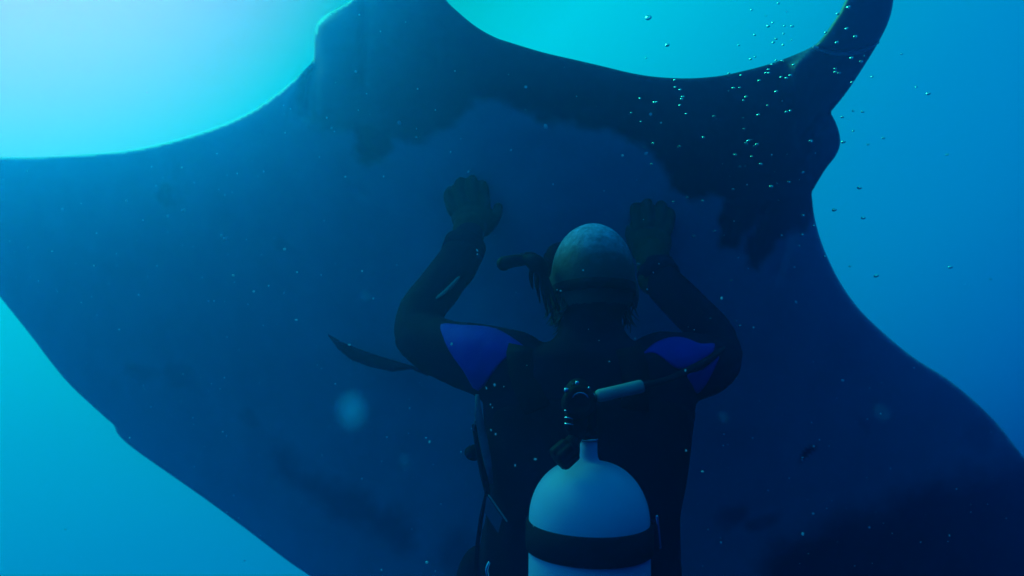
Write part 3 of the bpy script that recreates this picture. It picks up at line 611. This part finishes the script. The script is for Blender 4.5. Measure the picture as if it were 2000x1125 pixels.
for x, y, s in [(1018,515,1.5),(1212,691,1.3),(1278,753,1),(1206,809,1.3),(546,818,1.2),(674,787,1.1),(506,582,1.1),(422,607,.9),(602,602,1),(785,532,1.1),(1558,522,1.4),(1405,657,1.5),(1582,706,1.4),(1661,1059,1.6),(211,988,1.1),(1346,941,.9),(777,1086,.7)]: B.append((*Z5(x, y), s))
for x, y, s in [(1850,302,1),(1856,522,1.4),(1240,622,1),(1352,607,.9),(1387,622,.9),(1398,631,.9),(1436,627,.9),(1445,636,1),(1790,170,.8),(1935,545,.7),(1660,520,.8)]: B.append((x, y, s))
for i, (x, y, s) in enumerate(B):
    dm_ = hit_depth(mbvh, x, y, None)
    over = dm_ is not None
    Dd = random.uniform(1.12, 1.42) if not over else min(random.uniform(1.10, 1.42), dm_-0.12)
    o = bpy.data.objects.new('air_bubble', bub); COL.objects.link(o); o.location = P(x, y, Dd)
    r = 2.55*s*Dd/F; o.scale = (r*1.15, r*1.1, r*0.72); o.rotation_euler = (0, math.radians(random.uniform(-18, 18)), 0)
    if i == 0: tag(o, 'largest air bubble, high in open water above the manta\'s mouth edge', 'bubble', 'air bubbles')
    elif i == 1: tag(o, 'air bubble just below and right of the largest one, in open water', 'bubble', 'air bubbles')
    elif over: tag(o, 'tiny bright air bubble seen against the dark manta at the right', 'bubble', 'air bubbles seen against the manta')
    else: tag(o, 'tiny air bubble seen against open blue water at the right', 'bubble', 'air bubbles in open water')

def flake_mat(name, k, edge):
    m = bpy.data.materials.new(name); m.use_nodes = True; n = m.node_tree.nodes; l = m.node_tree.links; n.clear()
    d = n.new('ShaderNodeBsdfDiffuse'); d.inputs[0].default_value = (*k, 1); t = n.new('ShaderNodeBsdfTranslucent'); t.inputs[0].default_value = (*k, 1)
    a = n.new('ShaderNodeMixShader'); a.inputs[0].default_value = 0.5; l.new(d.outputs[0], a.inputs[1]); l.new(t.outputs[0], a.inputs[2]); last = a
    if edge:
        lw = n.new('ShaderNodeLayerWeight'); lw.inputs['Blend'].default_value = 0.5
        pw = n.new('ShaderNodeMath'); pw.operation = 'POWER'; l.new(lw.outputs['Facing'], pw.inputs[0]); pw.inputs[1].default_value = 0.6
        mp = n.new('ShaderNodeMapRange'); l.new(pw.outputs[0], mp.inputs['Value']); mp.inputs['To Min'].default_value = 1-edge; mp.inputs['To Max'].default_value = 1.0
        tr = n.new('ShaderNodeBsdfTransparent'); mx = n.new('ShaderNodeMixShader'); l.new(mp.outputs[0], mx.inputs[0]); l.new(a.outputs[0], mx.inputs[1]); l.new(tr.outputs[0], mx.inputs[2]); last = mx
    o = n.new('ShaderNodeOutputMaterial'); l.new(last.outputs[0], o.inputs[0]); return m
soft = flake_mat('marine_snow_soft', (0.03, 0.33, 0.75), 0.5); faint = flake_mat('marine_snow_faint', (0.03, 0.33, 0.75), 0.09); hard = flake_mat('marine_snow', (0.7, 0.75, 0.95), 0)
sm = icos('drifting_flake', 3); sm.materials.append(soft); sm2 = icos('drifting_flake', 3); sm2.materials.append(faint)
for q_ in (sm, sm2): q_.polygons.foreach_set('use_smooth', [True]*len(q_.polygons))
for x, y, pxr, D_, lab in [(687, 802, 34, 0.24, 'large blurred pale flake drifting between the remora and the lower left markings'), (790, 900, 12, 0.3, 'faint blurred flake drifting left of the diver\'s waist'), (714, 577, 11, 0.34, 'small blurred flake drifting above the remora'),
                          (1413, 815, 10, 0.36, 'faint small blurred flake just right of the diver\'s right side'), (1722, 805, 15, 0.3, 'faint blurred flake over the dark right wing')]:
    o = bpy.data.objects.new('drifting_flake', sm if pxr > 30 else sm2); COL.objects.link(o); o.location = P(x, y, D_); r = pxr*D_/F; o.scale = (r*0.95, r, r*1.1)
    tag(o, lab, 'flake', 'blurred flakes near us')
# fine marine snow: uncountable, one mesh
base = icos('tmp', 1); bv = [v.co.copy() for v in base.vertices]; bf = [tuple(p.vertices) for p in base.polygons]; bpy.data.meshes.remove(base)
sv = []; sf = []
def speck(x, y, D_, r):
    b = len(sv); s = Vector((random.uniform(0.6, 1.2), random.uniform(0.6, 1.2), random.uniform(0.6, 1.4))); c = P(x, y, D_)
    ry = Matrix.Rotation(random.uniform(-0.7, 0.7), 3, 'Y')
    for v in bv: sv.append(tuple(c+ry@Vector((v.x*s.x*r, v.y*s.y*r, v.z*s.z*r))))
    for f in bf: sf.append(tuple(b+k for k in f))
for x, y, pr in [(1271, 223, 4.2), (1262, 300, 4.4), (358, 410, 4.4), (327, 422, 3.6), (440, 467, 5), (433, 460, 3), (780, 240, 4), (813, 268, 3.4), (1027, 170, 3), (998, 293, 3), (1066, 247, 4.5), (695, 140, 2.6), (638, 230, 2), (648, 250, 2.4), (1080, 360, 2.4), (555, 572, 2.4), (407, 588, 2), (515, 335, 2), (122, 408, 2.4), (1555, 590, 3.4), (1646, 743, 3.4), (1414, 848, 2.6),
                 (707, 935, 3), (800, 797, 2.4), (880, 297, 2), (915, 335, 2.6), (932, 489, 2.6), (966, 752, 2.6), (950, 758, 2.4), (984, 755, 1.8), (958, 790, 1.6), (962, 796, 1.6), (959, 840, 2), (968, 848, 2), (1340, 880, 2.2), (1500, 958, 1.6), (1698, 1030, 2), (1896, 985, 1.6), (1190, 706, 2), (1170, 665, 1.8), (1095, 568, 2.6), (1088, 566, 1.8), (1264, 565, 2), (1276, 532, 2), (1246, 516, 2.2), (1287, 515, 2)]:
    dm_ = hit_depth(mbvh, x, y, 1.6); db = hit_depth(bvh, x, y, 9); Dd = min(dm_, db, hit_depth(vbvh, x, y, 9))-random.uniform(0.08, 0.3); speck(x, y, Dd, pr*Dd/F)
for i in range(2400):
    c = Vector((random.uniform(-2.2, 1.6), random.uniform(0.75, 2.1), random.uniform(-1.0, 1.4)))
    if random.random() > 0.03 and mbvh.ray_cast(Vector((0, 0, 0)), c.normalized())[0] is None: continue
    b = len(sv); r = random.choice((0.0007, 0.001, 0.0013, 0.0016, 0.002, 0.0024)); s = Vector((random.uniform(0.5, 1.2), random.uniform(0.5, 1.2), random.uniform(0.5, 1.2)))
    for v in bv: sv.append(tuple(c+Vector((v.x*s.x, v.y*s.y, v.z*s.z))*r))
    for f in bf: sf.append(tuple(b+k for k in f))
sme = bpy.data.meshes.new('marine_snow'); sme.from_pydata(sv, [], sf); sme.materials.append(hard)
so = bpy.data.objects.new('marine_snow', sme); COL.objects.link(so); tag(so, 'fine pale specks of marine snow drifting in the water', 'marine snow', kind='stuff')

# ------------------------------------------------------------------ the water itself: even scattering volume
bm = bmesh.new(); bmesh.ops.create_cube(bm, size=1.0)
lo, hi = Vector((-6.2, -1.2, -3.2)), Vector((3.6, 5.2, 1.36))
for v in bm.verts: v.co = Vector((lo[i]+(hi[i]-lo[i])*(v.co[i]+0.5) for i in range(3)))
hm = bpy.data.meshes.new('haze'); bm.to_mesh(hm); bm.free()
hz = bpy.data.objects.new('haze', hm); COL.objects.link(hz); tag(hz, 'clear blue sea water fading far things', 'water', kind='stuff')
wm = bpy.data.materials.new('sea_water_volume'); wm.use_nodes = True; n = wm.node_tree.nodes; n.clear()
pv = n.new('ShaderNodeVolumePrincipled'); pv.inputs['Color'].default_value = (0.02, 0.28, 0.95, 1); pv.inputs['Absorption Color'].default_value = (0.0, 0.8, 1.0, 1); pv.inputs['Density'].default_value = 0.175; pv.inputs['Anisotropy'].default_value = 0.81
o_ = n.new('ShaderNodeOutputMaterial'); wm.node_tree.links.new(pv.outputs[0], o_.inputs['Volume']); hm.materials.append(wm)
